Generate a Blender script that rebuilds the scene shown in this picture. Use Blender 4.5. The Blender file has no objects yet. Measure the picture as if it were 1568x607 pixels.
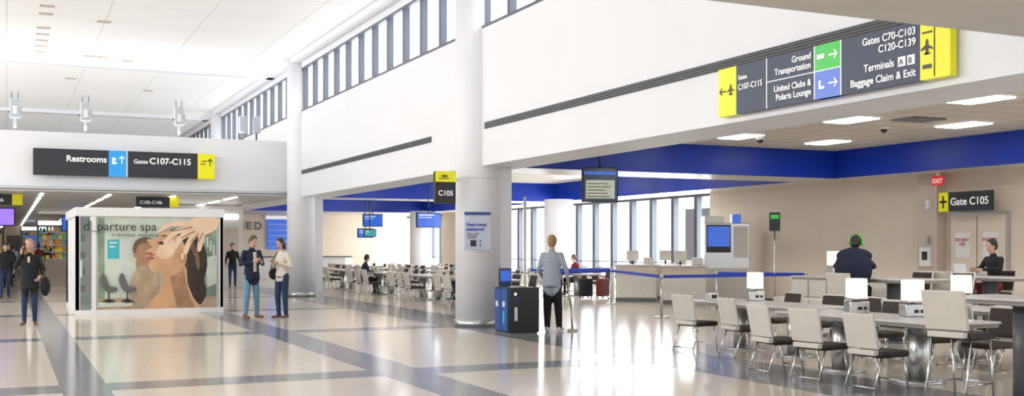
import bpy, bmesh, math, random
from mathutils import Vector, Matrix
random.seed(4)
D=bpy.data
scene=bpy.context.scene
scene.view_settings.view_transform='Standard'
try: scene.view_settings.look='None'
except Exception: pass

# ---------------- materials ----------------
def mat(name,col,rough=.5,metal=0,emit=0,var=.06,scale=6,coat=0,ecol=None,trans=0):
    m=D.materials.new(name); m.use_nodes=True
    nt=m.node_tree; b=nt.nodes['Principled BSDF']
    n=nt.nodes.new('ShaderNodeTexNoise'); n.inputs['Scale'].default_value=scale; n.inputs['Detail'].default_value=4
    tc=nt.nodes.new('ShaderNodeTexCoord'); nt.links.new(tc.outputs['Object'],n.inputs['Vector'])
    r=nt.nodes.new('ShaderNodeValToRGB')
    r.color_ramp.elements[0].position=.3; r.color_ramp.elements[1].position=.7
    r.color_ramp.elements[0].color=[max(0,c*(1-var)) for c in col]+[1]
    r.color_ramp.elements[1].color=[min(1,c*(1+var)) for c in col]+[1]
    nt.links.new(n.outputs['Fac'],r.inputs['Fac']); nt.links.new(r.outputs['Color'],b.inputs['Base Color'])
    b.inputs['Roughness'].default_value=rough; b.inputs['Metallic'].default_value=metal
    if coat: b.inputs['Coat Weight'].default_value=coat; b.inputs['Coat Roughness'].default_value=.06
    if trans: b.inputs['Transmission Weight'].default_value=trans
    if emit:
        b.inputs['Emission Color'].default_value=list(ecol or col)+[1]; b.inputs['Emission Strength'].default_value=emit
    return m
def grid_mat(name,col,line,cell,mort,rough,emit=0,var=.04,noise=None,ior=1.5):
    m=D.materials.new(name); m.use_nodes=True
    nt=m.node_tree; b=nt.nodes['Principled BSDF']
    tc=nt.nodes.new('ShaderNodeTexCoord'); br=nt.nodes.new('ShaderNodeTexBrick')
    br.offset=0; br.inputs['Scale'].default_value=1; br.inputs['Brick Width'].default_value=cell; br.inputs['Row Height'].default_value=cell
    br.inputs['Mortar Size'].default_value=mort
    br.inputs['Color1'].default_value=[c*(1-var) for c in col]+[1]; br.inputs['Color2'].default_value=[min(1,c*(1+var)) for c in col]+[1]
    br.inputs['Mortar'].default_value=list(line)+[1]
    nt.links.new(tc.outputs['Object'],br.inputs['Vector'])
    out=br.outputs['Color']
    if noise:
        n=nt.nodes.new('ShaderNodeTexNoise'); n.inputs['Scale'].default_value=noise; n.inputs['Detail'].default_value=6
        nt.links.new(tc.outputs['Object'],n.inputs['Vector'])
        rr=nt.nodes.new('ShaderNodeValToRGB'); rr.color_ramp.elements[0].position=.35; rr.color_ramp.elements[1].position=.65
        rr.color_ramp.elements[0].color=(.88,.87,.86,1); rr.color_ramp.elements[1].color=(1,1,1,1)
        nt.links.new(n.outputs['Fac'],rr.inputs['Fac'])
        mx=nt.nodes.new('ShaderNodeMixRGB'); mx.blend_type='MULTIPLY'; mx.inputs[0].default_value=1
        nt.links.new(out,mx.inputs[1]); nt.links.new(rr.outputs['Color'],mx.inputs[2]); out=mx.outputs[0]
    nt.links.new(out,b.inputs['Base Color'])
    b.inputs['Roughness'].default_value=rough; b.inputs['IOR'].default_value=ior
    if emit: b.inputs['Emission Color'].default_value=(1,1,1,1); b.inputs['Emission Strength'].default_value=emit
    return m
M={}
M['floor']=grid_mat('terrazzo',(.76,.69,.59),(.66,.60,.51),2.44,.006,.135,noise=25,ior=1.44,var=.03)
M['inlay']=mat('terrazzo_grey',(.24,.245,.26),.14,var=.25,scale=40)
M['inlay'].node_tree.nodes['Principled BSDF'].inputs['IOR'].default_value=1.44
M['ceil']=grid_mat('high_ceiling_panels',(.84,.835,.83),(.58,.57,.56),2.4,.016,.7,emit=.17,var=.02)  # emission is an added glow that whitens the ceiling and lights the hall
M['tile']=grid_mat('acoustic_tile',(.68,.635,.58),(.36,.33,.3),.61,.014,.85,var=.05)
M['wall']=mat('white_plaster',(.81,.82,.855),.55,var=.015,scale=1)
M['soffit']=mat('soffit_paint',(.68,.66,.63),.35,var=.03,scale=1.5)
M['cream']=mat('cream_wall',(.76,.665,.55),.6,var=.03,scale=1.2)
M['beige']=mat('beige_wall',(.58,.50,.42),.6,var=.05,scale=1.2)
M['blue']=mat('royal_blue_paint',(.002,.036,.42),.4,var=.1,scale=1)
M['belt']=mat('blue_belt',(.02,.06,.5),.6)
M['black']=mat('black_plastic',(.012,.012,.015),.4)
M['sign']=mat('sign_charcoal',(.028,.030,.040),.5,var=.03)
M['signb']=mat('sign_slate',(.040,.056,.10),.45,var=.03)
M['yellow']=mat('sign_yellow',(.85,.80,.01),.4,emit=.12,var=.02)
M['green']=mat('sign_green',(.06,.55,.08),.4,emit=.1,var=.02)
M['peri']=mat('sign_periwinkle',(.12,.22,.70),.4,emit=.1,var=.02)
M['cyan']=mat('sign_cyan',(.03,.35,.80),.4,emit=.15,var=.02)
M['white']=mat('white_gloss',(.84,.84,.84),.3,var=.02)
M['letter']=mat('letter_white',(.9,.9,.9),.5,emit=.3,var=.01)
M['dark']=mat('mullion_dark',(.05,.06,.085),.4)
M['mull']=mat('clerestory_mullion',(.10,.115,.15),.4)
M['vent']=mat('vent_grey',(.05,.05,.055),.5)
M['chrome']=mat('chrome',(.72,.72,.72),.16,1,var=.02)
M['steel']=mat('brushed_steel',(.58,.58,.58),.32,1,var=.05,scale=20)
M['light']=mat('light_panel',(1,1,1),.5,emit=15,var=0)
M['strip']=mat('light_strip',(1,.97,.92),.5,emit=4,var=0)
M['shade']=mat('lamp_shade',(1,.9,.75),.5,emit=1.0,ecol=(1,.80,.55),var=0)
M['shell']=mat('chair_shell',(.64,.61,.56),.4,var=.04)
M['seat']=mat('chair_seat_brown',(.036,.025,.019),.65,var=.2,scale=12)
M['table']=mat('table_laminate',(.64,.61,.59),.25,var=.05,scale=15)
M['edge']=mat('table_edge',(.30,.28,.27),.4)
M['ledge']=mat('pedestal_dark',(.13,.13,.14),.4)
M['device']=mat('device_grey',(.50,.53,.57),.4)
M['skin']=mat('skin',(.58,.35,.25),.5,var=.06)
M['blond']=mat('hair_blond',(.34,.20,.09),.6,var=.35,scale=30)
M['hairbl']=mat('hair_dark',(.022,.016,.014),.5,var=.3,scale=30)
M['hairbr']=mat('hair_brown',(.10,.065,.04),.6,var=.3,scale=30)
M['lips']=mat('lips',(.45,.13,.12),.4)
M['navy']=mat('navy_cloth',(.010,.015,.04),.85,var=.25,scale=20)
M['blackc']=mat('black_cloth',(.010,.010,.012),.85,var=.25,scale=20)
M['jean']=mat('light_denim',(.14,.26,.40),.85,var=.2,scale=25)
M['djean']=mat('dark_denim',(.016,.035,.09),.85,var=.25,scale=25)
M['greyc']=mat('grey_knit',(.34,.38,.45),.9,var=.1,scale=30)
M['whitec']=mat('cream_knit',(.68,.62,.54),.9,var=.08,scale=30)
M['redc']=mat('maroon_cloth',(.16,.02,.02),.85,var=.2)
M['brown']=mat('brown_leather',(.16,.07,.035),.5)
M['shoew']=mat('shoe_white',(.75,.75,.74),.5)
M['glass']=mat('kiosk_glass',(.80,.86,.85),.05,var=.01,trans=.92)
M['glass'].node_tree.nodes['Principled BSDF'].inputs['IOR'].default_value=1.02
M['screen']=mat('screen_blue',(.02,.06,.25),.2,emit=1.0,ecol=(.02,.10,.5),var=.4,scale=9)
M['screenl']=mat('screen_page',(.40,.46,.36),.2,emit=.3,ecol=(.75,.82,.62),var=.2,scale=5)
M['screenp']=mat('screen_purple',(.2,.1,.5),.2,emit=1.1,ecol=(.33,.18,.85),var=.4,scale=3)
M['screend']=mat('screen_dark',(.01,.02,.05),.15,emit=.2,ecol=(.03,.06,.18))
M['exit']=mat('exit_red',(.7,.03,.02),.4,emit=.35)
M['binblue']=mat('bin_blue',(.015,.08,.30),.35)
M['red']=mat('red_print',(.6,.04,.04),.5)
M['paper']=mat('poster_paper',(.62,.67,.80),.5,var=.02)
M['greenc']=mat('lime_plastic',(.1,.65,.05),.4)
M['mint']=mat('poster_mint',(.58,.66,.56),.3,var=.2,scale=1.1)
M['pgreen']=mat('poster_green',(.24,.32,.24),.3,var=.4,scale=2)
M['pskin']=mat('poster_skin',(.68,.40,.22),.35,var=.2,scale=2.0)
M['pskin2']=mat('poster_skin_shadow',(.42,.22,.12),.35,var=.25,scale=2.2)
M['pskin3']=mat('poster_reflection_tone',(.42,.31,.20),.3,var=.3,scale=2.5)
M['pskinl']=mat('poster_skin_light',(.86,.62,.43),.35,var=.09,scale=2.2)
M['phair']=mat('poster_hair',(.035,.020,.014),.4,var=.5,scale=5)
M['phairb']=mat('poster_hair_brown',(.18,.10,.055),.4,var=.4,scale=5)
M['teal']=mat('poster_teal',(.05,.42,.48),.4,emit=.1)
M['goods']=mat('shop_goods',(.50,.22,.06),.5,emit=.35,var=.9,scale=5)  # goods glow by emission to brighten the far shops
M['laptop']=mat('laptop_silver',(.75,.77,.8),.4,var=.02)

# ---------------- builder ----------------
class B:
    def __init__(s,name):
        s.name=name; s.bm=bmesh.new(); s.mats=[]
    def mi(s,k):
        m=M[k]
        if m not in s.mats: s.mats.append(m)
        return s.mats.index(m)
    def _fin(s,verts,k,smooth):
        i=s.mi(k); fs=set()
        for v in verts: fs.update(v.link_faces)
        for f in fs: f.material_index=i; f.smooth=smooth
        return fs
    def box(s,x0,x1,y0,y1,z0,z1,k,bev=0,rot=None):
        c=Vector(((x0+x1)/2,(y0+y1)/2,(z0+z1)/2))
        r=bmesh.ops.create_cube(s.bm,size=1)
        mt=Matrix.Translation(c)@(rot if rot else Matrix())@Matrix.Diagonal((abs(x1-x0),abs(y1-y0),abs(z1-z0),1))
        bmesh.ops.transform(s.bm,matrix=mt,verts=r['verts'])
        fs=s._fin(r['verts'],k,False)
        if bev:
            es=set(e for f in fs for e in f.edges)
            rr=bmesh.ops.bevel(s.bm,geom=list(es),offset=bev,segments=2,affect='EDGES',profile=.5)
            for f in rr['faces']: f.material_index=s.mi(k); f.smooth=True
    def cyl(s,p0,p1,r0,r1,k,seg=16,smooth=True):
        p0=Vector(p0);p1=Vector(p1);d=p1-p0
        r=bmesh.ops.create_cone(s.bm,cap_ends=True,segments=seg,radius1=r0,radius2=r1,depth=d.length)
        q=d.to_track_quat('Z','Y').to_matrix().to_4x4()
        bmesh.ops.transform(s.bm,matrix=Matrix.Translation((p0+p1)/2)@q,verts=r['verts'])
        for f in s._fin(r['verts'],k,smooth):
            if len(f.verts)>4: f.smooth=False
    def ell(s,c,r,k,mt=None,seg=12):
        q=bmesh.ops.create_uvsphere(s.bm,u_segments=seg,v_segments=max(6,seg-4),radius=1)
        m=(mt if mt else Matrix())@Matrix.Translation(c)@Matrix.Diagonal((r[0],r[1],r[2],1))
        bmesh.ops.transform(s.bm,matrix=m,verts=q['verts'])
        s._fin(q['verts'],k,True)
    def tube(s,pts,r,k,seg=8):
        pts=[Vector(p) for p in pts]
        rs=r if isinstance(r,(list,tuple)) else [r]*len(pts)
        for i in range(len(pts)-1): s.cyl(pts[i],pts[i+1],rs[i],rs[i+1],k,seg)
        for i in range(len(pts)): s.ell(pts[i],(rs[i],)*3,k,seg=6)
    def loft(s,rings,k,seg=16):
        vs=[]
        for c,rx,ry in rings:
            c=Vector(c)
            vs.append([s.bm.verts.new(c+Vector((rx*math.cos(2*math.pi*j/seg),ry*math.sin(2*math.pi*j/seg),0))) for j in range(seg)])
        i=s.mi(k)
        for a in range(len(vs)-1):
            for j in range(seg):
                f=s.bm.faces.new((vs[a][j],vs[a][(j+1)%seg],vs[a+1][(j+1)%seg],vs[a+1][j])); f.material_index=i; f.smooth=True
        f=s.bm.faces.new(vs[0][::-1]); f.material_index=i
        f=s.bm.faces.new(vs[-1]); f.material_index=i
    def poly(s,pts,k):
        vs=[s.bm.verts.new(Vector(p)) for p in pts]
        f=s.bm.faces.new(vs); f.material_index=s.mi(k)
    def mesh(s):
        bmesh.ops.recalc_face_normals(s.bm,faces=s.bm.faces[:])
        me=D.meshes.new(s.name); s.bm.to_mesh(me); s.bm.free()
        for m in s.mats: me.materials.append(m)
        return me
    def done(s,loc=(0,0,0),rz=0):
        o=D.objects.new(s.name,s.mesh()); scene.collection.objects.link(o)
        o.location=loc; o.rotation_euler=(0,0,math.radians(rz)); return o
def inst(name,me,loc,rz=0):
    o=D.objects.new(name,me); scene.collection.objects.link(o); o.location=loc; o.rotation_euler=(0,0,math.radians(rz)); return o
def text(body,loc,size,k,parent,face='-Y',align='LEFT',bold=.012,name='label'):
    c=D.curves.new(name,'FONT'); c.body=body; c.size=size; c.align_x=align; c.offset=bold*size; c.extrude=.002
    c.materials.append(M[k]); o=D.objects.new(name,c); scene.collection.objects.link(o)
    o.location=loc
    o.rotation_euler=(math.pi/2,0,{'-Y':0,'-X':-math.pi/2}[face])
    o.parent=parent
    return o

# ---------------- camera ----------------
cam=D.cameras.new('camera'); co=D.objects.new('camera',cam); scene.collection.objects.link(co)
co.location=(0,0,1.6); co.rotation_euler=(math.pi/2,0,math.radians(-25)); cam.sensor_width=36; cam.lens=38.09; cam.shift_y=.0482
cam.clip_end=400
scene.camera=co

# ---------------- world ----------------
w=D.worlds.new('world'); scene.world=w; w.use_nodes=True
bg=w.node_tree.nodes['Background']; bg.inputs[0].default_value=(.95,.965,1,1); bg.inputs[1].default_value=1.8

# ---------------- room shell ----------------
b=B('floor'); b.box(-14,21,-8,96,-.2,0,'floor'); b.done()
b=B('trim_floor_inlay')
for x0,x1 in ((.55,1.05),(4.25,4.9),(8.05,9.5),(-4.9,-4.2)): b.box(x0,x1,-4,94,0,.002,'inlay')
for y in (5.9,13.2,20.4,27.7,35,42.3,49.5,56.7,64):
    for xa,xb in ((-14,-4.9),(-4.2,.55),(1.05,4.25),(4.9,8.05)): b.box(xa,xb,y-.35,y+.35,0,.002,'inlay')
b.done()
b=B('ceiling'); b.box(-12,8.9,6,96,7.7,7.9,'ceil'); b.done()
b=B('ceiling_vents')
for i in range(9):
    if i in(3,):continue
    b.box(.75,1.1,28.6+i*1.0,28.82+i*1.0,7.68,7.7,'beige')
for (x,y) in ((2.2,36.8),(2.6,36.8),(3.4,37.2),(1.9,42),(4.8,44),(2.2,31)): b.box(x,x+.35,y,y+.25,7.68,7.7,'beige')
b.done()
b=B('trim_ceiling_beam')
b.box(-12,8.55,38,38.5,7.55,7.7,'wall'); b.box(-12,8.55,52,52.5,7.55,7.7,'wall'); b.done()
b=B('ceiling_portal'); b.box(-12,9.6,-8,6,3.25,3.6,'soffit'); b.box(-12,8.6,5.7,6,3.6,7.8,'wall'); b.done()
b=B('wall_right')
b.box(8.6,9.6,6,58,3.23,4.3,'wall'); b.box(8.6,8.95,6,96,4.3,5.97,'wall'); b.box(8.6,8.95,58,96,0,4.3,'wall')
b.box(8.6,8.95,6,96,7.38,7.8,'wall'); b.box(9.0,9.6,6,58,4.2,4.32,'wall')
for y in (6,20.5,35,49.5,64,78.5): b.box(8.62,8.95,y-.55,y+.55,5.9,7.4,'wall')
b.done()
b=B('window_clerestory')
for c in (6,20.5,35,49.5,64,78.5):
    y=c+.6
    while y<c+14:
        b.box(8.65,8.79,y-.07,y+.07,5.97,7.38,'mull'); y+=1.21
b.box(8.6,8.7,6.5,95,5.97,6.03,'mull')
b.box(8.6,8.7,6.5,95,7.32,7.38,'mull')
b.done()
b=B('ceiling_cove_ledge'); b.box(8.3,8.6,6.2,95,7.55,7.7,'wall'); b.done()
b=B('air_vent')
for (ya,yb) in ((6.8,19.7),(22.7,34.4)):
    b.box(8.585,8.6,ya,yb,3.95,4.07,'vent')
    for z in (3.975,4.01,4.045): b.box(8.57,8.585,ya,yb,z-.005,z+.005,'ledge')
    b.box(8.58,8.6,ya-.02,yb+.02,4.07,4.08,'ledge')
b.done()
b=B('wall_left')
b.box(-10.2,-10,6,96,0,5.9,'wall'); b.box(-10.2,-10,6,96,7.4,7.8,'wall')
b.done()
b=B('wall_bulkhead')
b.box(-10,8.6,35.6,36.1,3.3,5.1,'wall'); b.box(-10,8.6,36.1,95,3.3,3.5,'soffit')
b.box(-10,8.5,35.45,35.6,3.36,3.44,'steel'); b.box(-10,8.5,35.5,35.6,3.3,3.33,'steel')
b.done()
b=B('ceiling_light_strips')
for x in (-2,1,3,5,7):
    yy=37
    while yy<89: b.box(x-.05,x+.05,yy,yy+2.2,3.27,3.3,'strip'); yy+=3.2
b.done()
b=B('wall_far'); b.box(-10,8.9,95,95.3,0,7.8,'beige'); b.done()
def column(name,x,y,top,r=.46,boxed=True):
    b=B(name)
    b.cyl((x,y,0),(x,y,top),r,r,'wall',40)
    b.cyl((x,y,0),(x,y,.14),r+.02,r+.02,'steel',40)
    if boxed:
        b.box(x+.02,x+.66,y-.22,y+.55,0,3.23,'wall',.01); b.box(x+.02,x+.67,y-.23,y+.56,0,.14,'steel')
        b.cyl((x,y,2.98),(x,y,3.0),r+.004,r+.004,'soffit',40)
    b.done()
for y in (20.3,34.9,49.4,64): column('column',8.70,y,7.7)
for y in (35,49.5): column('column',18.2,y,3.34,.53,False)
b=B('ceiling_gate_area')
b.box(9.6,19,6,58,4.03,4.2,'tile')
b.done()
b=B('ceiling_soffit')
for a,c in ((21.4,23),(36.9,38.5),(51.4,58)): b.box(9.6,19,a,c,3.34,4.03,'soffit')
b.box(19,20.9,6,58,3.34,4.2,'soffit')
b.done()
b=B('trim_blue_fascia')
for yy in (21.4,36.9,51.4): b.box(9.6,19,yy-.03,yy,3.34,4.03,'blue')
for a,c in ((6,21.37),(23,36.87),(38.5,51.37)): b.box(18.97,19,a,c,3.34,4.03,'blue')
b.done()
b=B('ceiling_light_panel'); b.box(-.28,.28,-.45,.45,-.03,-.012,'light'); b.box(-.31,.31,-.48,.48,-.012,.0,'white'); LPAN=b.mesh()
for x,y in ((14.4,12.8),(14.5,15.9),(14.5,19.3),(17.05,12.4),(17.1,15.6),(17.1,19.5),(11.8,9.6),(11.8,12.8),(14.4,9.6),(17.05,9),
            (12.2,25),(15.2,25),(12.2,30),(15.2,30),(12.2,35),(15.2,35),(17.5,28),(17.5,33),(12.5,41),(15.5,41),(12.5,47),(15.5,47)): inst('ceiling_light_panel',LPAN,(x,y,4.03))
b=B('ceiling_camera_dome')
b.cyl((0,0,-.05),(0,0,0),.09,.09,'white'); b.ell((0,0,-.06),(.07,.07,.07),'black'); me=b.mesh()
inst('ceiling_camera_dome',me,(16.0,16.6,4.03)); inst('ceiling_camera_dome',me,(15.1,19.4,4.03))
b=B('ceiling_air_diffuser'); b.box(15.2,16.0,15.0,15.6,4.0,4.03,'ledge'); b.box(15.0,15.8,12.2,12.8,4.0,4.03,'beige'); b.done()
b=B('wall_gate_window_side')
b.box(20.5,20.8,28.2,58,0,.45,'white'); b.box(20.5,20.8,28.2,58,3.25,3.4,'dark')
b.box(20.0,20.8,6,28.2,0,3.34,'cream'); b.box(19.7,20.0,18.75,19.35,0,3.34,'beige')
b.box(20.3,20.8,48.5,52,0,3.34,'cream')
b.done()
b=B('baseboard_gate_wall'); b.box(19.97,20,6,16.9,0,.12,'ledge'); b.box(19.97,20,19.4,28.2,0,.12,'ledge'); b.done()
b=B('window_gate')
y=28.3
while y<58:
    b.box(20.47,20.67,y-.085,y+.085,.45,3.25,'dark'); y+=1.36
b.box(20.55,20.65,28.2,58,.45,.52,'dark'); b.box(20.58,20.62,28.2,58,1.05,1.08,'dark')
b.done()
b=B('wall_back'); b.box(9,20.8,58,58.3,0,4.3,'cream'); b.done()
b=B('apron_ground'); b.box(21.5,120,-20,140,-3.2,-3,'soffit'); b.done()
b=B('jet_bridge')
b.box(34,50,47,50,1.0,3.6,'paper'); b.box(34,36,46.5,50.5,-3,1.0,'soffit'); b.box(33.9,34,46.9,50.1,.9,3.7,'ledge'); b.done()

b=B('door_gate')
b.box(19.95,19.995,16.95,18.6,0,2.4,'steel')
for y0,y1 in ((17.03,17.76),(17.8,18.53)):
    b.box(19.9,19.95,y0,y1,.02,2.32,'cream')
    b.box(19.88,19.9,y0+.16,y1-.16,1.35,1.95,'white'); b.box(19.86,19.9,y0+.08,y1-.08,.95,1.0,'steel')
do=b.done()
for yy in (18.36,17.59):
    text('DO NOT\nUSE',(19.87,yy-.19,1.74),.10,'red',do,'-X',align='CENTER')
b=B('gate_sign'); b.box(19.55,19.6,17.05,18.55,2.42,2.86,'sign'); b.box(19.54,19.6,18.27,18.55,2.42,2.86,'yellow')
b.box(19.6,19.99,17.7,17.8,2.6,2.7,'steel'); b.box(19.53,19.54,18.39,18.43,2.5,2.78,'black'); b.box(19.53,19.54,18.31,18.51,2.62,2.67,'black')
o=b.done(); text('Gate C105',(19.53,18.2,2.56),.24,'letter',o,'-X')
b=B('exit_sign'); b.box(19.5,19.54,18.38,18.72,3.04,3.25,'exit'); b.box(19.51,19.53,18.5,18.6,3.25,3.34,'white')
o=b.done(); text('EXIT',(19.49,18.69,3.085),.15,'letter',o,'-X')
b=B('wall_intercom')
b.box(19.6,19.7,18.9,19.2,1.15,1.6,'white',.01); b.box(19.58,19.6,18.95,19.1,1.3,1.5,'black'); b.box(19.6,19.7,18.95,19.05,1.7,1.85,'steel')
b.box(19.6,19.7,18.9,19.0,2.5,2.7,'white'); b.done()

# ---- signs concourse ----
b=B('restroom_direction_sign'); Y=35.3
b.box(.71,2.83,Y,Y+.12,3.77,4.57,'sign'); b.box(2.83,3.34,Y-.005,Y+.12,3.77,4.57,'cyan'); b.box(3.34,3.38,Y,Y+.12,3.77,4.57,'white')
b.box(3.38,5.48,Y,Y+.12,3.77,4.57,'sign'); b.box(5.48,6.0,Y-.005,Y+.12,3.77,4.57,'yellow')
b.box(1.5,1.6,Y+.12,35.6,4,4.3,'steel'); b.box(5,5.1,Y+.12,35.6,4,4.3,'steel')
b.cyl((2.99,Y-.01,4.3),(2.99,Y-.014,4.3),.05,.05,'letter'); b.box(2.93,3.06,Y-.012,Y,4.16,4.22,'letter'); b.box(2.93,2.97,Y-.012,Y,4.16,4.36,'letter')
b.box(5.56,5.72,Y-.012,Y,4.23,4.26,'black'); b.box(5.6,5.75,Y-.012,Y,4.32,4.35,'black')
def arrow(b,ax,x,y,z,s,dirn,k,off):
    def P(u,v):
        return (x+u,y-off,z+v) if ax=='Y' else (x-off,y-u,z+v)
    rot={'u':lambda u,v:(u,v),'r':lambda u,v:(v,-u),'l':lambda u,v:(-v,u)}[dirn]
    for quad in ([(-.06,-.5),(.06,-.5),(.06,.4),(-.06,.4)],[(0,.52),(-.36,.14),(-.27,.05),(0,.36)],[(0,.52),(0,.36),(.27,.05),(.36,.14)]):
        b.poly([P(*[s*c for c in rot(u,v)]) for u,v in quad],k)
arrow(b,'Y',3.21,Y,4.3,.24,'u','letter',.012); arrow(b,'Y',5.86,Y,4.3,.24,'u','black',.012)
o=b.done()
text('Restrooms',(2.78,Y-.01,4.2),.26,'letter',o,align='RIGHT',bold=.02); text('Gates',(3.98,Y-.01,4.2),.18,'letter',o,align='RIGHT')
text('C107-C115',(4.02,Y-.01,4.2),.265,'letter',o,bold=.02)
b=B('gate_direction_sign'); X=8.48
def sy(a,c,z0,z1,k,e=0): b.box(X-e,8.565,a,c,z0,z1,k)
sy(11.38,11.76,3.31,3.93,'yellow'); sy(8.29,11.38,3.31,3.93,'signb'); sy(9.46,9.88,3.63,3.93,'green',.004); sy(9.46,9.88,3.31,3.63,'peri',.004)
sy(8.10,8.29,3.31,3.93,'yellow',.002); sy(7.90,8.10,3.31,3.93,'yellow',.002)
for yy in (10.76,9.89,9.45): b.box(X-.008,X,yy-.006,yy+.006,3.31,3.93,'letter')
b.box(X-.008,X,9.45,10.76,3.627,3.637,'letter')
b.box(X-.008,X,8.095,8.105,3.33,3.91,'vent')
arrow(b,'X',X,11.66,3.63,.14,'l','black',.01); arrow(b,'X',X,9.57,3.79,.15,'r','letter',.012); arrow(b,'X',X,9.57,3.47,.15,'r','letter',.012)
def plane_icon(b,y,z,s):
    b.poly([(X-.012,y-.03*s,z-.16*s),(X-.012,y+.03*s,z-.16*s),(X-.012,y+.03*s,z+.12*s),(X-.012,y,z+.17*s),(X-.012,y-.03*s,z+.12*s)],'black')
    b.poly([(X-.013,y,z+.06*s),(X-.013,y+.16*s,z-.04*s),(X-.013,y+.16*s,z-.07*s),(X-.013,y,z-.02*s),(X-.013,y-.16*s,z-.07*s),(X-.013,y-.16*s,z-.04*s)],'black')
    b.box(X-.012,X,y-.07*s,y+.07*s,z-.15*s,z-.12*s,'black')
plane_icon(b,11.49,3.64,.45); plane_icon(b,8.195,3.64,.5)
b.box(X-.012,X,8.14,8.25,3.42,3.46,'signb'); b.box(X-.012,X,8.13,8.26,3.78,3.795,'black')
b.box(X-.012,X,9.72,9.84,3.77,3.82,'letter'); b.box(X-.012,X,9.78,9.81,3.44,3.52,'letter'); b.box(X-.012,X,9.72,9.81,3.42,3.45,'letter')
for yy in (8.36,8.49): b.box(X-.008,X,yy,yy+.1,3.495,3.595,'letter')
o=b.done(); xx=X-.01
text('Gates',(xx,11.33,3.74),.08,'letter',o,'-X'); text('C107-C115',(xx,11.33,3.61),.104,'letter',o,'-X')
text('Ground\nTransportation',(xx,9.94,3.80),.108,'letter',o,'-X','RIGHT')
text('United Clubs &\nPolaris Lounge',(xx,9.94,3.49),.108,'letter',o,'-X','RIGHT')
text('Gates C70-C103\nC120-C139',(xx,8.34,3.80),.112,'letter',o,'-X','RIGHT')
text('Terminals',(xx,8.64,3.51),.112,'letter',o,'-X','RIGHT'); text('Baggage Claim & Exit',(xx,8.34,3.37),.112,'letter',o,'-X','RIGHT')
text('A',(xx,8.575,3.51),.09,'signb',o,'-X'); text('B',(xx,8.445,3.51),.09,'signb',o,'-X')
b=B('gate_number_sign'); b.box(7.62,8.05,19.9,20.0,2.46,3.1,'black'); b.box(7.62,8.05,19.89,20.0,2.89,3.1,'yellow'); b.box(8.05,8.3,19.93,19.97,2.9,2.98,'steel')
b.box(7.7,7.9,19.88,19.89,2.95,2.965,'black'); b.box(7.75,7.87,19.88,19.89,2.99,3.02,'black')
o=b.done(); text('C105',(7.835,19.885,2.62),.145,'letter',o,align='CENTER')
for (x0,x1) in ((3.85,5.2),(-.9,.45)):
    b=B('overhead_sign'); b.box(x0,x1-.3,37.4,37.5,2.93,3.27,'sign'); b.box(x1-.3,x1,37.39,37.5,2.93,3.27,'yellow'); o=b.done()
    text('C105-C106',(x0+.1,37.38,3.03),.15,'letter',o)
b=B('advertising_screen'); b.box(-1.2,.30,48,48.15,2.45,3.2,'black'); b.box(-1.15,.26,47.98,48,2.5,3.15,'screenp'); b.box(-.5,-.4,48,48.1,3.2,3.29,'steel'); b.done()
b=B('advertising_screen'); b.box(2.2,3.2,52,52.15,2.3,3.0,'black'); b.box(2.24,3.16,51.98,52,2.34,2.96,'screen'); b.box(2.6,2.7,52,52.1,3.0,3.29,'steel'); b.done()

b=B('wireless_antenna')
b.cyl((0,0,0),(0,0,.45),.04,.035,'device'); b.box(-.14,.14,-.09,.09,.4,.98,'device',.02); b.cyl((-.09,0,.98),(-.09,0,1.2),.015,.012,'ledge'); b.cyl((.09,0,.98),(.09,0,1.2),.015,.012,'ledge')
b.box(-.2,.2,-.03,.03,.55,.6,'ledge'); b.box(-.06,.06,-.12,-.09,.5,.75,'white'); b.cyl((0,0,0),(0,0,.02),.12,.12,'steel'); b.box(.14,.19,-.05,.05,.45,.75,'device'); me=b.mesh()
for x,y in ((.22,35.85),(2.2,35.85),(4.98,35.85)): inst('wireless_antenna',me,(x,y,5.1))
b=B('ceiling_speaker_mast'); b.cyl((0,0,0),(0,0,.3),.03,.03,'ledge'); b.box(-.12,.12,-.1,.1,.25,.8,'device',.03); me=b.mesh()
for x in (7.0,7.45): inst('ceiling_speaker_mast',me,(x,35.9,5.1))

# ---------------- spa kiosk ----------------
b=B('spa_kiosk'); x0,x1,y0,y1,h=1.46,4.86,27.3,31.6,2.54
b.box(x0,x1,y0,y1,0,.12,'white'); b.box(x0-.02,x1+.02,y0-.02,y1+.02,2.33,2.54,'white',.015); 
for x in (x0+.05,1.86,x1-.06): b.box(x-.05,x+.05,y0,y0+.1,.12,2.33,'white')
for yy in (y0+.05,y0+1.45,y0+2.9,y1-.05): b.box(x0,x0+.08,yy-.05,yy+.05,.12,2.33,'white'); b.box(x1-.08,x1,yy-.05,yy+.05,.12,2.33,'white')
b.box(x0+.03,x0+.05,y0+.1,y1-.1,.12,2.33,'white'); b.box(x1-.05,x1-.03,y0+.1,y1-.1,.12,2.33,'glass')
b.box(x0+.1,1.81,y0+.04,y0+.06,.12,2.33,'glass')
b.box(x0,x1,y1-.1,y1,.12,2.33,'white'); b.box(x0+.4,x1-.4,y0+1,y0+1.1,2.26,2.33,'strip')
b.box(1.56,1.60,y0-.04,y0,.9,1.3,'steel')
for zz in (.5,.9,1.3,1.7): b.box(1.55,1.85,y0+.5,y0+.8,zz,zz+.03,'white'); b.box(1.6,1.7,y0+.55,y0+.65,zz+.03,zz+.2,'pskin3')
b.box(1.91,4.74,y0+.03,y0+.08,.12,2.33,'mint')
def K(px,py): 
    return 1.89+(px-148)*.01497, 1.6+(384-py)*(.01521+(px-148)*3.9e-6)
lay=[0]
def pg(pts,k):
    lay[0]+=1; yy=y0+.028-.0010*lay[0]
    b.poly([(K(px,py)[0],yy,K(px,py)[1]) for px,py in pts],k)
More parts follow.
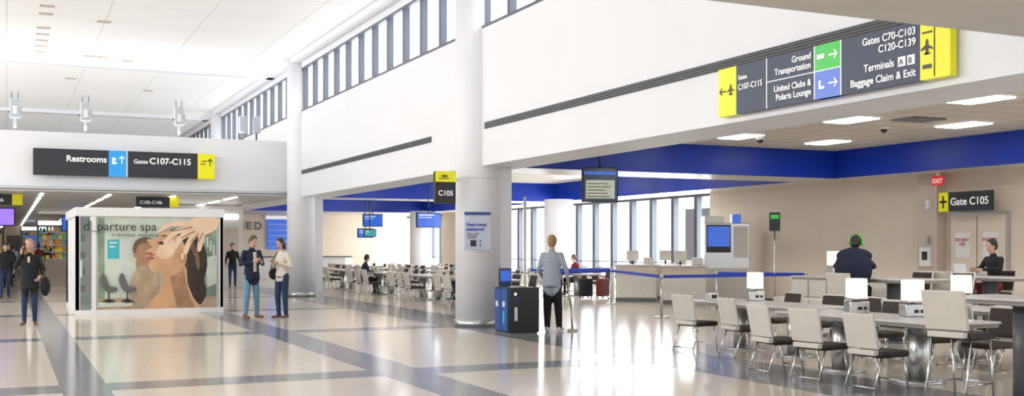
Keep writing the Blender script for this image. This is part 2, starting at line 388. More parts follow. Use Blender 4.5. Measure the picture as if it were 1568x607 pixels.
def sm(pts,n=5):
    out=[];N=len(pts)
    for i in range(N):
        p0,p1,p2,p3=[pts[(i+j-1)%N] for j in range(4)]
        for q in range(n):
            t=q/n
            out.append(tuple(.5*((2*p1[c])+(-p0[c]+p2[c])*t+(2*p0[c]-5*p1[c]+4*p2[c]-p3[c])*t*t+(-p0[c]+3*p1[c]-3*p2[c]+p3[c])*t**3) for c in (0,1)))
    return out
pg([(152,338),(162,338),(162,480),(152,481)],'pgreen')
pg([(166,372),(184,372),(184,402),(166,402)],'teal'); pg([(169,376),(181,376),(181,378),(169,378)],'white'); pg([(169,382),(178,382),(178,384),(169,384)],'white')
for q in range(6): pg([(186+q*2.4,372),(187+q*2.4,372),(187+q*2.4,440),(186+q*2.4,440)],'white')
pg([(300,338),(335,338),(335,480),(300,480)],'pgreen')
for i in range(6): pg([(304+i*5,350+i*6),(307+i*5,350+i*6),(307+i*5,366+i*6),(304+i*5,366+i*6)],'mint')
pg([(318,400),(335,396),(335,440),(320,446)],'mint')
pg([(152,464),(335,460),(335,482),(152,483)],'pskin3')
pg([(152,470),(230,468),(230,474),(152,477)],'mint')
pg(sm([(211,380),(221,372),(233,376),(238,394),(232,412),(218,420),(209,412),(210,402),(205,397),(210,389)]),'pskin2')
pg(sm([(204,386),(209,374),(222,368),(236,373),(240,384),(228,378),(214,380),(207,394)],4),'phairb')
pg(sm([(206,424),(220,412),(238,416),(244,440),(240,480),(208,480),(200,452)],4),'pskin3')
pg(sm([(258,360),(280,354),(302,362),(316,384),(320,412),(315,434),(319,454),(310,472),(297,475),(287,462),(282,430),(270,400),(262,376)],5),'phair')
pg(sm([(288,374),(298,376),(306,394),(308,416),(304,418),(300,398)],4),'phairb')
pg(sm([(244,416),(268,404),(286,414),(289,440),(298,462),(306,481),(226,482),(230,470),(242,456),(248,436)],4),'pskin')
pg(sm([(262,424),(280,414),(287,440),(294,464),(300,481),(276,481),(266,450)],4),'pskin2')
pg(sm([(268,362),(282,376),(288,396),(283,414),(270,426),(254,428),(240,424),(231,418),(227,411),(230,406),(225,402),(224,398),(228,395),(224,391),(227,387),(234,384),(226,375),(228,371),(238,373),(242,368),(249,361),(258,358)],4),'pskin')
pg(sm([(250,374),(262,368),(270,382),(264,398),(250,402),(240,394),(243,384)],4),'pskinl')
pg(sm([(242,378),(248,375),(255,378),(249,380)],3),'phair')
pg(sm([(246,368),(252,365),(260,368),(252,367)],3),'phair')
pg(sm([(225,399),(232,398),(238,401),(232,404),(226,403)],3),'lips'); pg(sm([(225,392),(232,392),(237,396),(230,397)],3),'lips')
pg(sm([(276,392),(283,390),(285,402),(279,408),(276,402)],4),'pskin2'); pg(sm([(278,394),(282,393),(283,401),(279,404)],4),'pskinl')
pg(sm([(300,338),(336,338),(336,354),(320,364),(302,368),(286,362),(286,348)],4),'pskinl')
for f in ([(292,344),(294,352),(264,352),(246,361),(242,359),(258,346)],[(288,351),(293,359),(270,365),(256,379),(251,377),(264,359)],
          [(291,357),(298,363),(281,373),(270,388),(265,386),(274,367)],[(298,361),(305,365),(295,378),(288,394),(282,392),(288,373)],
          [(308,362),(315,360),(314,375),(309,390),(304,388),(305,374)]):
    pg(sm(f,4),'pskinl')
for l in ([(296,352),(266,358),(266,359.5),(296,354)],[(300,358),(278,369),(279,370.5),(301,360)],[(305,362),(292,376),(293.5,377),(307,363)],[(312,361),(305,376),(306.5,376.5),(314,362)]): pg(l,'pskin2')
for cx in (168,196):
    pg(sm([(cx-13,436),(cx-9,424),(cx-4,430),(cx+1,444),(cx+11,446),(cx+12,452),(cx-4,453)],4),'ledge')
    pg([(cx-1,453),(cx+1,453),(cx+1,466),(cx-1,466)],'black'); pg([(cx-11,468),(cx,464),(cx+11,468),(cx,470)],'black')
ko=b.done()
text('d  parture spa',(1.62,y0-.05,2.0),.29,'black',ko,bold=0); text('in terminal. relaxation',(2.25,y0-.05,1.86),.12,'black',ko,bold=0)
text('_',(1.80,y0-.05,2.0),.26,'black',ko,bold=0)

# ---------------- furniture meshes ----------------
def chair_mesh(name,sh=.45,bar=False):
    b=B(name)
    b.box(-.23,.23,-.2,.25,sh-.075,sh,'seat',.028)
    R=Matrix.Rotation(math.radians(12),4,'X')
    bh=.40
    b.box(-.235,.235,-.285,-.25,sh+.02,sh+.02+bh,'shell',.012,rot=R)
    b.box(-.215,.215,-.255,-.235,sh+.04,sh+bh,'seat',.008,rot=R)
    b.box(-.2,.2,-.27,-.19,sh-.05,sh+.01,'shell',.012)
    for x in (-.21,.21):
        b.tube([(x,.24,.012),(x,.17,sh-.06),(x,-.16,sh-.06),(x*1.05,-.29,.012)],.011,'chrome',6)
        if bar: b.tube([(x,.22,.25),(x,-.24,.25)],.01,'chrome',6)
    b.tube([(-.21,.23,.10 if not bar else .25),(.21,.23,.10 if not bar else .25)],.009,'chrome',6)
    b.tube([(-.22,-.28,.05),(.22,-.28,.05)],.009,'chrome',6)
    return b.mesh()
CH=chair_mesh('dining_chair'); ST=chair_mesh('bar_stool',.76,True)
def table_mesh(name,w,l,h,dark):
    b=B(name)
    b.box(-w/2,w/2,-l/2,l/2,h-.03,h,'table',.012); b.box(-w/2+.02,w/2-.02,-l/2+.02,l/2-.02,h-.07,h-.03,'edge',.01)
    for s in (-1,1):
        y=s*(l/2-.75); q='ledge' if dark else 'steel'
        b.cyl((0,y,0),(0,y,h-.06),.13,.13,q,24); b.cyl((0,y,0),(0,y,.03),.3,.29,q,24)
        b.cyl((0,y,h-.1),(0,y,h-.06),.13,.25,q,24)
    return b.mesh()
T1=table_mesh('dining_table',1.0,2.8,.75,False); T2=table_mesh('high_table',.9,2.9,1.08,True)
b=B('table_lamp')
b.box(-.13,.13,-.11,.11,0,.16,'steel',.015); b.box(-.03,.03,-.112,-.11,.05,.09,'black'); b.box(.05,.09,-.112,-.11,.05,.09,'black')
b.cyl((0,0,.16),(0,0,.2),.03,.03,'steel'); b.box(-.105,.105,-.105,.105,.19,.45,'shade',.012); b.box(-.11,.11,-.11,.11,.185,.2,'steel'); LP=b.mesh()
def low(x,y,ch=True,lamps=(0,),sides=(-1,1)):
    inst('dining_table',T1,(x,y,0))
    if ch:
        for s in sides:
            for dy in (-.95,-.1,.85):
                inst('dining_chair',CH,(x+s*(.78+random.uniform(-.05,.08)),y+dy+random.uniform(-.06,.06),0),(-90 if s<0 else 90)+random.uniform(-8,8))
    for l in lamps: inst('table_lamp',LP,(x+.05,y+l,.75),random.uniform(-5,5))
inst('dining_table',T1,(9.8,10.25,0)); inst('table_lamp',LP,(9.9,10.75,.75),-20); inst('table_lamp',LP,(10.05,9.95,.75),-20)
for y,r in ((11.05,-95),(10.25,-82),(9.3,-88)): inst('dining_chair',CH,(8.88,y,0),r)
for y,r in ((11.3,95),(10.4,88),(9.5,92)): inst('dining_chair',CH,(10.85,y,0),r)
inst('dining_table',T1,(10.5,13.3,0)); inst('table_lamp',LP,(10.8,14.0,.75),-20)
b=B('power_outlet_box'); b.box(-.09,.09,-.07,.07,0,.12,'steel',.01); b.box(-.05,.05,-.075,-.07,.03,.09,'black'); PO=b.mesh()
inst('power_outlet_box',PO,(10.25,14.4,.75)); 
for y,r in ((14.1,-80),(12.9,-95)): inst('dining_chair',CH,(9.75,y,0),r)
for y,r in ((14.1,85),(13.1,95),(12.3,88)): inst('dining_chair',CH,(11.35,y,0),r)
inst('high_table',T2,(9.55,7.2,0)); inst('bar_stool',ST,(8.62,7.9,0),-80); inst('bar_stool',ST,(10.4,8.3,0),92)
inst('high_table',T2,(13.55,14.5,0)); inst('table_lamp',LP,(13.5,15.2,1.08)); 
inst('bar_stool',ST,(12.7,13.95,0),-80); inst('bar_stool',ST,(14.4,14.3,0),90); inst('bar_stool',ST,(14.4,13.4,0),90); 
T3=table_mesh('high_table_short',.8,2.0,1.08,True)
inst('high_table',T3,(15.95,14.2,0)); inst('bar_stool',ST,(16.75,14.55,0),90); inst('bar_stool',ST,(15.1,14.0,0),-90)
low(12.4,10.6,True,(.8,)); 
b=B('lounge_bench')
for i in range(4):
    b.box(-.3,.3,i*.62,i*.62+.58,.3,.45,'shell',.03); b.box(.22,.34,i*.62,i*.62+.58,.45,.92,'shell',.03)
b.box(-.25,.25,0,2.44,.24,.3,'steel'); b.box(-.03,.03,.2,.26,0,.24,'steel'); b.box(-.03,.03,2.2,2.26,0,.24,'steel'); LB=b.mesh()
for (x,y,r) in ((17.9,17.5,0),(16.5,17.9,0),(18.8,12,0)): inst('lounge_bench',LB,(x,y,0),r)
for (x,y,l) in ((11.8,27.2,(.3,)),(11.8,31.2,()),(11.8,35.6,(.8,)),(11.8,40.2,(0,)),(14.3,33.5,(.2,)),(14.3,38,(-.5,)),(14.3,42.5,(0,)),(11.9,45,(.4,)),(14.4,47.5,()),(17.0,32.0,(.5,)),(17.3,41,(0,)),(16.8,45.5,())): low(x,y,True,l)

b=B('belt_stanchion'); b.cyl((0,0,0),(0,0,.03),.18,.17,'steel',24); b.cyl((0,0,.03),(0,0,.98),.032,.032,'steel',16); b.cyl((0,0,.88),(0,0,1.0),.042,.042,'steel',16); SM=b.mesh()
PS={'a':(13.5,20.9),'b':(16.6,23.1),'c':(17.9,21.2),'d':(15.5,26.6),'e':(17.1,29.2),'f':(12.9,24.9),'g':(13.8,28.4)}
for p in PS.values(): inst('belt_stanchion',SM,(p[0],p[1],0))
b=B('retractable_belts')
for a,c in ('ac','ad','fd','ge','bc','gd'):
    p=Vector(PS[a]+(.93,)); q=Vector(PS[c]+(.93,)); n=Vector((0,0,.035)); d=(q-p).normalized()*.04
    b.poly([p+d-n,q-d-n,q-d+n,p+d+n],'belt')
b.done()
b=B('post_sign'); b.cyl((0,0,0),(0,0,.03),.18,.17,'steel',20); b.cyl((0,0,0),(0,0,2.0),.025,.025,'steel'); b.box(-.13,.13,-.02,.02,2.0,2.46,'black'); b.box(-.1,.1,-.025,-.02,2.3,2.4,'green'); me=b.mesh(); inst('post_sign',me,(17.1,21.4,0),-30)
b=B('banner_pole'); b.cyl((0,0,0),(0,0,.03),.2,.19,'white',20); b.cyl((0,0,0),(0,0,2.68),.03,.03,'white'); b.done((10.05,20.9,0))
b=B('boarding_kiosk')
b.box(-.65,.65,-.35,.35,0,2.3,'steel',.02); b.box(-.6,.1,-.37,-.35,1.45,2.25,'black'); b.box(-.57,.07,-.38,-.37,1.62,2.2,'screen'); b.box(.18,.6,-.37,-.35,1.3,2.2,'soffit')
b.box(-.6,.6,-.36,-.35,.1,1.0,'shell'); b.box(-.65,-.1,-.35,.3,2.3,2.5,'white'); b.box(.15,.4,-.3,0,2.3,2.55,'screen'); b.done((18.9,25.9,0),-25)
b=B('gate_podium')
b.box(-.6,.6,-.3,.3,0,1.05,'shell',.02); b.box(-.68,.68,-.36,.36,1.05,1.1,'table',.01); b.box(-.6,.6,-.31,-.3,.75,1.0,'beige'); b.box(-.3,.05,.05,.1,1.2,1.5,'shell'); b.cyl((-.12,.08,1.1),(-.12,.08,1.25),.03,.03,'black'); b.box(.2,.5,-.1,.2,1.1,1.3,'shell',.02); b.box(-.6,.6,-.305,-.3,0,.12,'ledge')
GP=b.mesh()
for x,y in ((17.3,25.6),(18.3,27.9),(16.9,27.5)): inst('gate_podium',GP,(x,y,0),-35)
def monitor(x,y,z0,z1,w,top,k='screen',rz=0):
    b=B('flight_information_monitor'); b.box(-w/2,w/2,-.04,.04,z0,z1,'black',.01); 
    h=z1-z0
    b.box(-w/2+.03,w/2-.03,-.046,-.04,z0+.03,z1-.03,'screend' if k=='f' else k)
    if k=='f':
        b.box(-w/2+.04,w/2-.04,-.05,-.046,z1-.16,z1-.10,'screen')
        b.box(-w/2+.08,w/2-.08,-.05,-.046,z0+.08,z0+.08+.52*h,'screenl')
        for i in range(5): b.box(-w/2+.11,w/2-.18-.05*(i%3),-.052,-.05,z0+.11+i*.07,z0+.13+i*.07,'ledge')
    else:
        b.box(-w/2+.08,w/2-.3,-.05,-.046,z1-.12,z1-.09,'letter'); b.box(-w/2+.08,w/2-.4,-.05,-.046,z1-.2,z1-.18,'letter')
    b.cyl((0,0,z1),(0,0,top),.02,.02,'black'); b.done((x,y,0),rz)
monitor(11.66,20.5,2.58,3.34,.80,4.03,'f',-15)
monitor(13.6,36.2,2.3,2.85,1.0,4.03,'screen',10); monitor(12.9,40.5,2.4,2.9,.8,4.03,'screen',0); monitor(13.7,44,2.0,2.4,.7,4.03,'screen',0); monitor(12.6,39.9,2.0,2.3,.5,4.03,'teal')
b=B('gate_wall_display'); b.box(12.6,14.7,57.9,58,1.5,3.3,'screen'); 
for i in range(6): b.box(12.6,14.7,57.88,57.9,1.6+i*.3,1.63+i*.3,'paper')
b.box(12.5,14.8,57.86,57.9,3.1,3.3,'letter'); o=b.done(); text('E D',(11.45,57.8,2.55),.55,'ledge',o,bold=.03)
b=B('service_counter'); b.box(10,16,54,55,0,1.1,'white'); b.box(9.9,16.1,53.9,55.1,1.1,1.15,'ledge'); b.done()

b=B('assistance_poster'); b.box(8.17,8.74,19.74,19.78,1.55,2.3,'paper',.005); b.box(8.17,8.74,19.73,19.742,2.24,2.3,'binblue')
b.box(8.3,8.42,19.73,19.742,1.62,1.74,'black'); b.box(8.5,8.52,19.73,19.742,1.62,1.66,'belt'); b.box(8.5,8.52,19.73,19.742,1.70,1.74,'belt'); b.box(8.43,8.47,19.78,19.84,1.85,1.95,'steel')
o=b.done(); text('?',(8.22,19.735,2.12),.11,'letter',o); text('Need travel\nassistance?',(8.21,19.735,2.02),.09,'belt',o,bold=.02)
text('Scan to connect\nwith an agent\non demand',(8.23,19.735,1.86),.04,'ledge',o)
b=B('recycling_bin')
b.box(8.32,8.93,17.95,18.6,.03,.86,'black',.012); b.box(8.30,8.32,18.0,18.28,.06,.83,'binblue'); b.box(8.30,8.32,18.3,18.57,.06,.83,'binblue'); b.box(8.34,8.9,17.97,18.58,0,.03,'ledge')
b.box(8.42,8.54,17.945,17.95,.6,.68,'screend'); b.box(8.42,8.48,17.945,17.95,.25,.5,'paper'); b.cyl((8.62,18.27,.85),(8.62,18.27,.875),.14,.14,'steel',24); b.cyl((8.62,18.27,.87),(8.62,18.27,.88),.11,.11,'ledge',24)
b.cyl((8.44,17.944,.74),(8.44,17.95,.74),.03,.03,'letter'); b.box(8.29,8.30,18.1,18.2,.5,.6,'paper'); b.box(8.29,8.30,18.12,18.18,.2,.42,'teal'); b.box(8.29,8.30,18.4,18.5,.5,.6,'paper'); b.done()
b=B('bin_brochure_stand'); b.box(8.55,8.8,18.7,18.74,.5,1.2,'screend'); b.box(8.53,8.82,18.68,18.76,.03,.5,'black'); b.box(8.57,8.78,18.69,18.7,.95,1.15,'screen'); b.box(8.53,8.82,18.6,18.84,0,.03,'black'); b.done((0,.2,0))

def suitcase(x,y,k,rz=0):
    b=B('suitcase'); b.box(-.2,.2,-.13,.13,.06,.62,k,.04)
    for sx in (-.15,.15):
        for s in (-.09,.09): b.ell((sx,s,.03),(.03,.02,.03),'black')
        b.cyl((sx*.6,.1,.6),(sx*.6,.1,.98),.008,.008,'chrome')
    for i in range(5): b.box(-.16+i*.075,-.14+i*.075,-.14,-.125,.1,.58,'black')
    b.tube([(-.09,.1,.98),(.09,.1,.98)],.014,'black'); b.done((x,y,0),rz)
suitcase(17.0,29.7,'redc',20); suitcase(16.5,29.9,'blackc'); 

b=B('market_stand')
b.box(-1,1,-.6,.6,0,1.0,'beige'); b.box(-1.1,1.1,-.7,.7,2.7,3.0,'ledge'); b.box(-1.0,1.0,-.72,-.7,2.75,2.95,'strip')  # glowing strip under the roof edge added to brighten the stand
for x in (-1,1): b.box(x-.05,x+.05,-.6,.6,0,2.7,'ledge')
for i in range(5):
    b.box(-.95,.95,-.5,.5,1.0+i*.34,1.03+i*.34,'steel')
    for j in range(12): 
        q=random.choice(['goods','redc','yellow','teal','white','goods'])
        b.box(-.92+j*.155,-.80+j*.155,-.45,-.2,1.03+i*.34,1.03+i*.34+random.uniform(.12,.27),q)
me=b.mesh(); inst('market_stand',me,(2.45,61,0)); inst('market_stand',me,(5.2,66,0)); inst('market_stand',me,(-1.2,70,0)); inst('market_stand',me,(1.9,80,0))
b=B('shop_front')
b.box(5.8,8.6,44,44.3,0,3.25,'soffit'); b.box(6.0,7.2,43.95,44,.1,2.4,'screend'); b.box(7.4,8.4,43.95,44,1.0,2.4,'beige'); b.box(6.0,8.4,43.94,44,2.75,2.9,'strip'); b.done()
b=B('shop_front')
b.box(-3,8.5,90,90.4,0,3.25,'cream')
for i in range(8): b.box(-2.8+i*1.4,-1.8+i*1.4,89.9,90,.3,2.5,['strip','goods','ledge','screen','goods','ledge','goods','teal'][i])
b.done()

# ---------------- people ----------------
def person(name,loc,rz,H=1.75,top='navy',bot='jean',shoe='black',skin='skin',hair='hairbr',J={},long=0,lean=0,pitch=0,coat=None,sleeve=None,vox=.018,extra=None,wom=False,pel=(0,0,.95),hyaw=0,fl=1):
    sc=H/1.75; Z=pel[2]-.95; py=pel[1]
    def sp(dz): return Vector((0,py+lean*(dz),.95+Z+dz))
    ww=.92 if wom else 1
    j=dict(hipR=(.085,py,.92+Z),hipL=(-.085,py,.92+Z),kneeR=(.10,.03,.5),kneeL=(-.10,.03,.5),ankR=(.10,-.01,.09),ankL=(-.10,-.01,.09),
           shR=tuple(sp(.46)+Vector((.175*ww,0,0))),shL=tuple(sp(.46)+Vector((-.175*ww,0,0))),
           elR=(.25,-.04,1.14),elL=(-.25,-.04,1.14),wrR=(.26,.06,.90),wrL=(-.26,.06,.90))
    j.update(J); j={k:Vector(v) for k,v in j.items()}
    b=B(name); segs=[]
    def limb(a,c,r0,r1,lab,n=5):
        b.cyl(a,c,r0,r1,'skin',14); b.ell(a,(r0,)*3,'skin'); b.ell(c,(r1,)*3,'skin'); segs.append((a,c,r0,r1,lab))
    hw=1.04 if wom else 1
    rings=[(sp(-.12),.12*hw,.09),(sp(-.04),.165*hw,.115),(sp(.05),.155*hw,.11),(sp(.16),.13*ww,.098),(sp(.30),.155*ww,.115),(sp(.40),.168*ww,.112),(sp(.47),.165*ww,.085),(sp(.52),.08,.065)]
    b.loft(rings,'skin',20)
    for a in range(len(rings)-1): segs.append((rings[a][0],rings[a+1][0],rings[a][1]*.8,rings[a+1][1]*.8,'hips' if a<1 else 'torso'))
    if wom:
        for s in(-1,1): b.ell(sp(.32)+Vector((s*.07,.075,0)),(.065,.06,.065),'skin')
    if coat:
        b.loft([(sp(-coat),.19,.14),(sp(-.05),.185,.135),(sp(.16),.16,.125),(sp(.4),.18,.125)],'skin',20)
        segs.append((sp(-coat),sp(0),.17,.17,'torso'))
    for s in 'RL':
        limb(j['hip'+s],j['knee'+s],.088,.062*fl,'leg'); limb(j['knee'+s],j['ank'+s],.062*fl,.044*fl,'leg')
        a=j['ank'+s]; f=Vector(J.get('foot'+s,Vector((.03 if s=='R' else -.03,.17,-.055))))
        h=a+Vector((0,-.04,-.04)); 
        b.cyl(h,a+f,.042,.032,'skin',12); b.ell(h,(.043,.045,.045),'skin'); b.ell(a+f,(.042,.05,.03),'skin'); segs.append((h,a+f,.045,.035,'foot'))
        limb(j['sh'+s],j['el'+s],.06,.045,'arm'); limb(j['el'+s],j['wr'+s],.046,.03,'arm')
        d=(j['wr'+s]-j['el'+s]).normalized(); d=Vector(J.get('hd'+s,d)).normalized()
        pe=j['wr'+s]+d*.085; limb(j['wr'+s]+d*.02,pe,.03,.034,'hand')
    n0=sp(.50); hc=sp(.70)+Vector((0,.02+.10*math.sin(pitch),-.03*(1-math.cos(pitch)))); limb(n0,hc+Vector((0,-.02,-.05)),.055,.052,'neck')
    HM=Matrix.Translation(hc)@Matrix.Rotation(hyaw,4,'Z')@Matrix.Rotation(-pitch,4,'X')
    b.ell((0,0,.02),(.076,.095,.10),'skin',HM,18); b.ell((0,.018,-.05),(.058,.07,.062),'skin',HM,14); b.ell((0,.098,-.015),(.013,.02,.022),'skin',HM,8)
    for s in (-1,1): b.ell((s*.078,-.005,-.005),(.012,.02,.03),'skin',HM,8)
    segs.append((HM@Vector((0,0,-.05)),HM@Vector((0,0,.05)),.1,.1,'head'))
    tmp=D.objects.new('tmp',b.mesh()); scene.collection.objects.link(tmp)
    m=tmp.modifiers.new('r','REMESH'); m.mode='VOXEL'; m.voxel_size=vox; m.use_smooth_shade=True
    m=tmp.modifiers.new('s','SMOOTH'); m.iterations=4; m.factor=.5
    dg=bpy.context.evaluated_depsgraph_get(); me=D.meshes.new_from_object(tmp.evaluated_get(dg)); D.objects.remove(tmp)
    c=B(name); c.bm.from_mesh(me); D.meshes.remove(me)
    mp={'hips':bot,'torso':top,'leg':bot,'foot':shoe,'arm':sleeve or top,'hand':skin,'neck':skin,'head':skin}
    idx={k:c.mi(v) for k,v in mp.items()}
    S=[(a,(e-a),max(1e-9,(e-a).length_squared),r0,r1,l) for a,e,r0,r1,l in segs]
    for f in c.bm.faces:
        p=f.verts[0].co; best=9;lb='torso'
        for a,v,l2,r0,r1,l in S:
            t=max(0,min(1,(p-a).dot(v)/l2)); dd=(p-a-v*t).length-(r0+(r1-r0)*t)
            if dd<best: best=dd; lb=l
        f.material_index=idx[lb]; f.smooth=True
    for s in (-1,1):
        c.ell((s*.031,.083,.012),(.011,.008,.007),'white',HM,8); c.ell((s*.031,.089,.012),(.005,.004,.006),'black',HM,8); c.ell((s*.031,.086,.034),(.018,.007,.004),hair,HM,8)
    c.ell((0,.086,-.056),(.024,.008,.007),'lips',HM,8)
    c.ell((0,-.022,.035),(.087,.098,.105),hair,HM,18); c.ell((0,-.045,-.01),(.08,.07,.085),hair,HM,14)
    if long:
        for s in (-1,1): c.ell((s*.062,-.02,-.05-long*.35),(.035,.055,.08+long*.5),hair,HM,12)
        c.ell((0,-.07,-.06-long*.4),(.085,.04,.09+long*.5),hair,HM,14)
    for s in 'RL':
        d=(j['wr'+s]-j['el'+s]).normalized(); d=Vector(J.get('hd'+s,d)).normalized()
        sx=-1 if s=='R' else 1
        n=Vector((sx,.15,.0)); n=(n-d*n.dot(d)).normalized(); sd=d.cross(n).normalized()
        if sd.y<0 and abs(sd.y)>.3: sd=-sd
        pe=j['wr'+s]+d*.095
        for i,L in enumerate((.062,.078,.084,.074)):
            q=pe+sd*((i-1.5)*.018); c.tube([q,q+d*L*.45+n*.006,q+d*L*.8+n*L*.3,q+d*L*.9+n*L*.62],[.0095,.009,.008,.007],skin,6)
        q=j['wr'+s]+d*.045+sd*.025; c.tube([q,q+sd*.025+d*.025+n*.01,q+sd*.026+d*.055+n*.02],[.012,.0105,.008],skin,6)
    if extra: extra(c,j,hc)
    for v in c.bm.verts: v.co*=sc
    return c.done(loc,rz)
def phone_hand(c,j,hc):
    p=(j['wrR']+j['wrL'])/2+Vector((0,.09,.03)); c.box(p.x-.04,p.x+.04,p.y-.01,p.y+.06,p.z-.005,p.z+.01,'black',rot=Matrix.Rotation(.6,4,'X'))
def ex1(c,j,hc):
    c.box(hc.x+.085,hc.x+.105,hc.y-.0,hc.y+.05,hc.z-.09,hc.z+.06,'black')
    c.ell((-.30,.0,.80),(.10,.12,.20),'blackc'); c.tube([(-.2,.04,1.42),(-.27,.08,1.15),(-.3,.05,.95)],.012,'black')
    c.box(-.02,.02,.105,.125,1.30,1.42,'whitec')
person('woman_standing_on_phone',(.42,24.2,0),172,1.74,'blackc','djean','brown',hair='blond',long=.17,coat=.2,wom=True,
  J=dict(elR=(.27,.03,1.2),wrR=(.14,.10,1.46),hdR=(-.05,-.02,1),elL=(-.27,-.02,1.15),wrL=(-.22,.16,1.02),kneeR=(.09,.05,.5),ankL=(-.09,-.08,.09)),extra=ex1)
def ex2(c,j,hc):
    phone_hand(c,j,hc); c.box(-.035,.035,.11,.135,1.0,1.42,'whitec'); c.box(-.06,.06,.09,.12,.97,1.02,'brown')
person('man_standing_with_phone',(5.0,24.6,0),-160,1.84,'navy','jean','brown',hair='hairbr',pitch=.45,fl=1.12,
  J=dict(elR=(.27,.0,1.16),wrR=(.10,.24,1.22),elL=(-.27,.0,1.16),wrL=(-.08,.24,1.20),hdR=(-.3,.7,.3),hdL=(.3,.7,.3),ankR=(.15,0,.09),kneeR=(.13,.02,.5),ankL=(-.13,0,.09)),extra=ex2,coat=.1)
def ex3(c,j,hc):
    phone_hand(c,j,hc); c.ell((.27,-.05,.98),(.07,.16,.13),'blackc'); c.tube([(.1,-.05,1.47),(.22,-.08,1.25),(.27,-.06,1.08)],.012,'black'); c.tube([(.1,.06,1.47),(.22,.1,1.25),(.27,.04,1.08)],.012,'black')
person('woman_standing_with_phone',(5.62,24.3,0),128,1.78,'whitec','djean','brown',hair='hairbl',long=.02,pitch=.4,wom=True,fl=1.12,
  J=dict(elR=(.25,.0,1.16),wrR=(.09,.22,1.24),elL=(-.25,.0,1.16),wrL=(-.07,.23,1.22),hdR=(-.3,.7,.3),hdL=(.3,.7,.3)),extra=ex3)
def ex4(c,j,hc):
    c.tube([j['wrR']+Vector((0,0,-.08)),(.34,.10,.45),(.36,.12,.03)],.02,'steel'); c.cyl((.36,.12,0),(.36,.12,.04),.10,.09,'beige',16)
person('woman_standing',(9.37,18.3,0),-38,1.80,'greyc','blackc','shoew',hair='blond',wom=True,coat=.12,fl=1.3,
  J=dict(elR=(.27,-.02,1.14),wrR=(.29,.08,.92),elL=(-.25,.0,1.14),wrL=(-.2,.16,.98),kneeR=(.11,.03,.5),ankR=(.13,.03,.09),ankL=(-.08,-.05,.09),kneeL=(-.09,.02,.5)),extra=ex4)
def seat_J(zs,d=.42):
    return dict(kneeR=(.12,d,zs+.06),kneeL=(-.12,d,zs+.06),ankR=(.12,d-.05,zs-.38),ankL=(-.12,d-.05,zs-.38))
Jm=seat_J(.78); Jm.update(elR=(.30,.12,1.20),wrR=(.12,.36,1.16),elL=(-.30,.12,1.20),wrL=(-.12,.36,1.16))
def ex5(c,j,hc):
    c.tube([(hc.x-.09,hc.y,hc.z+.02),(hc.x-.06,hc.y,hc.z+.12),(hc.x+.06,hc.y,hc.z+.12),(hc.x+.09,hc.y,hc.z+.02)],.022,'greenc'); c.ell((0,hc.y-.09,hc.z-.14),(.12,.07,.08),'navy')
    c.ell((hc.x-.095,hc.y,hc.z),(.02,.035,.04),'greenc'); c.ell((hc.x+.095,hc.y,hc.z),(.02,.035,.04),'greenc')
    c.ell((0,.06,1.16),(.29,.20,.34),'navy',seg=24); c.ell((0,.1,1.36),(.28,.14,.13),'navy',seg=24)
person('man_seated_in_hoodie',(12.75,13.95,0),-60,1.87,'navy','blackc','black',hair='hairbl',J=Jm,pel=(0,0,.86),lean=.22,pitch=.35,extra=ex5)
Jn=seat_J(.78); Jn.update(elR=(.26,.1,1.15),wrR=(.12,.36,1.14),elL=(-.26,.1,1.15),wrL=(-.12,.36,1.14))
person('man_seated_with_laptop',(16.75,14.55,0),80,1.82,'blackc','redc','black',hair='hairbl',J=Jn,pel=(0,0,.86),lean=.05,pitch=.2)
b=B('laptop'); b.box(-.16,.16,-.11,.11,0,.015,'laptop'); b.box(-.16,.16,.11,.125,.01,.22,'laptop',rot=Matrix.Rotation(-.2,4,'X')); b.box(-.15,.15,.10,.11,.02,.21,'teal',rot=Matrix.Rotation(-.2,4,'X')); b.done((16.05,14.6,1.08),80)
Jd=seat_J(.47); Jd.update(ankR=(.12,.40,.09),ankL=(-.12,.40,.09),elR=(.26,.08,.82),wrR=(.12,.32,.80),elL=(-.26,.08,.82),wrL=(-.12,.32,.80))
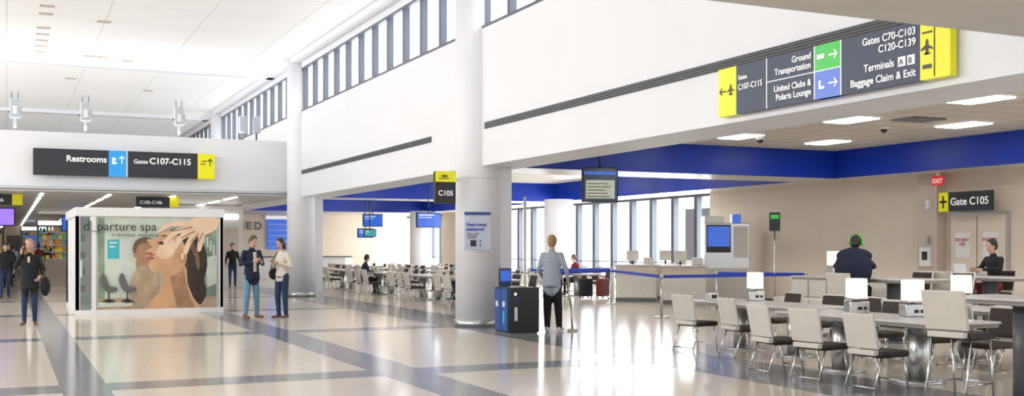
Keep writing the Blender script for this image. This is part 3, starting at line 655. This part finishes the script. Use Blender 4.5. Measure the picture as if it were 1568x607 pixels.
tops=['navy','blackc','greyc','whitec','redc','blackc']
for i,(x,y,r) in enumerate(((11.0,35.5,-90),(12.6,30.3,90),(13.5,33.4,-90),(16.2,31.9,-90),(17.8,32.9,90))):
    person('seated_traveller',(x,y,0),r,1.72,tops[i%6],'djean' if i%2 else 'blackc','black',hair=['hairbl','hairbr','blond'][i%3],J=Jd,pel=(0,0,.55),lean=.1,pitch=.3,vox=.028)
for i,(x,y,r,t) in enumerate(((-.05,36.5,180,'blackc'),(.05,46,170,'blackc'),(.9,52,180,'navy'),(1.4,57,0,'redc'),(.3,60,20,'greyc'),(3.4,58,90,'navy'),(8.0,43.0,170,'blackc'),(1.9,64,10,'blackc'),(.75,47,160,'blackc'),(.2,70,0,'redc'),(1.0,74,0,'navy'))):
    person('walking_traveller',(x,y,0),r,1.7+.02*(i%4),t,['djean','blackc','navy'][i%3],'black',hair=['hairbl','hairbr','blond'][i%3],vox=.03,
      J=dict(kneeR=(.10,.12,.5),ankR=(.10,.16,.10),kneeL=(-.10,.0,.5),ankL=(-.10,-.18,.12),wrR=(.26,.0,.92),wrL=(-.26,.14,.94)))

# ---------------- lights ----------------
def area(name,loc,rot,sx,sy,e,col=(1,1,1)):
    l=D.lights.new(name,'AREA'); l.shape='RECTANGLE'; l.size=sx; l.size_y=sy; l.energy=e; l.color=col
    o=D.objects.new(name,l); scene.collection.objects.link(o); o.location=loc; o.rotation_euler=rot; return o
area('cove_uplight',(0,36.0,5.2),(math.pi,0,0),14,.5,180)
area('daylight_gate_windows',(20.95,43,1.9),(0,math.radians(90),0),2.6,29,2300,(.95,.97,1))
area('daylight_clerestory',(9.0,30,6.7),(0,math.radians(90),0),1.3,45,500,(.93,.96,1))
area('left_fill',(-9.95,28,6.65),(0,math.radians(-75),0),1.4,44,2450,(1,.975,.94))  # added fill from the unseen left side, brightens right wall, columns and floor
area('portal_fill',(0,2,3.2),(0,0,0),8,.3,125,(1,.94,.86))  # fill lamp added below the portal ceiling, out of view
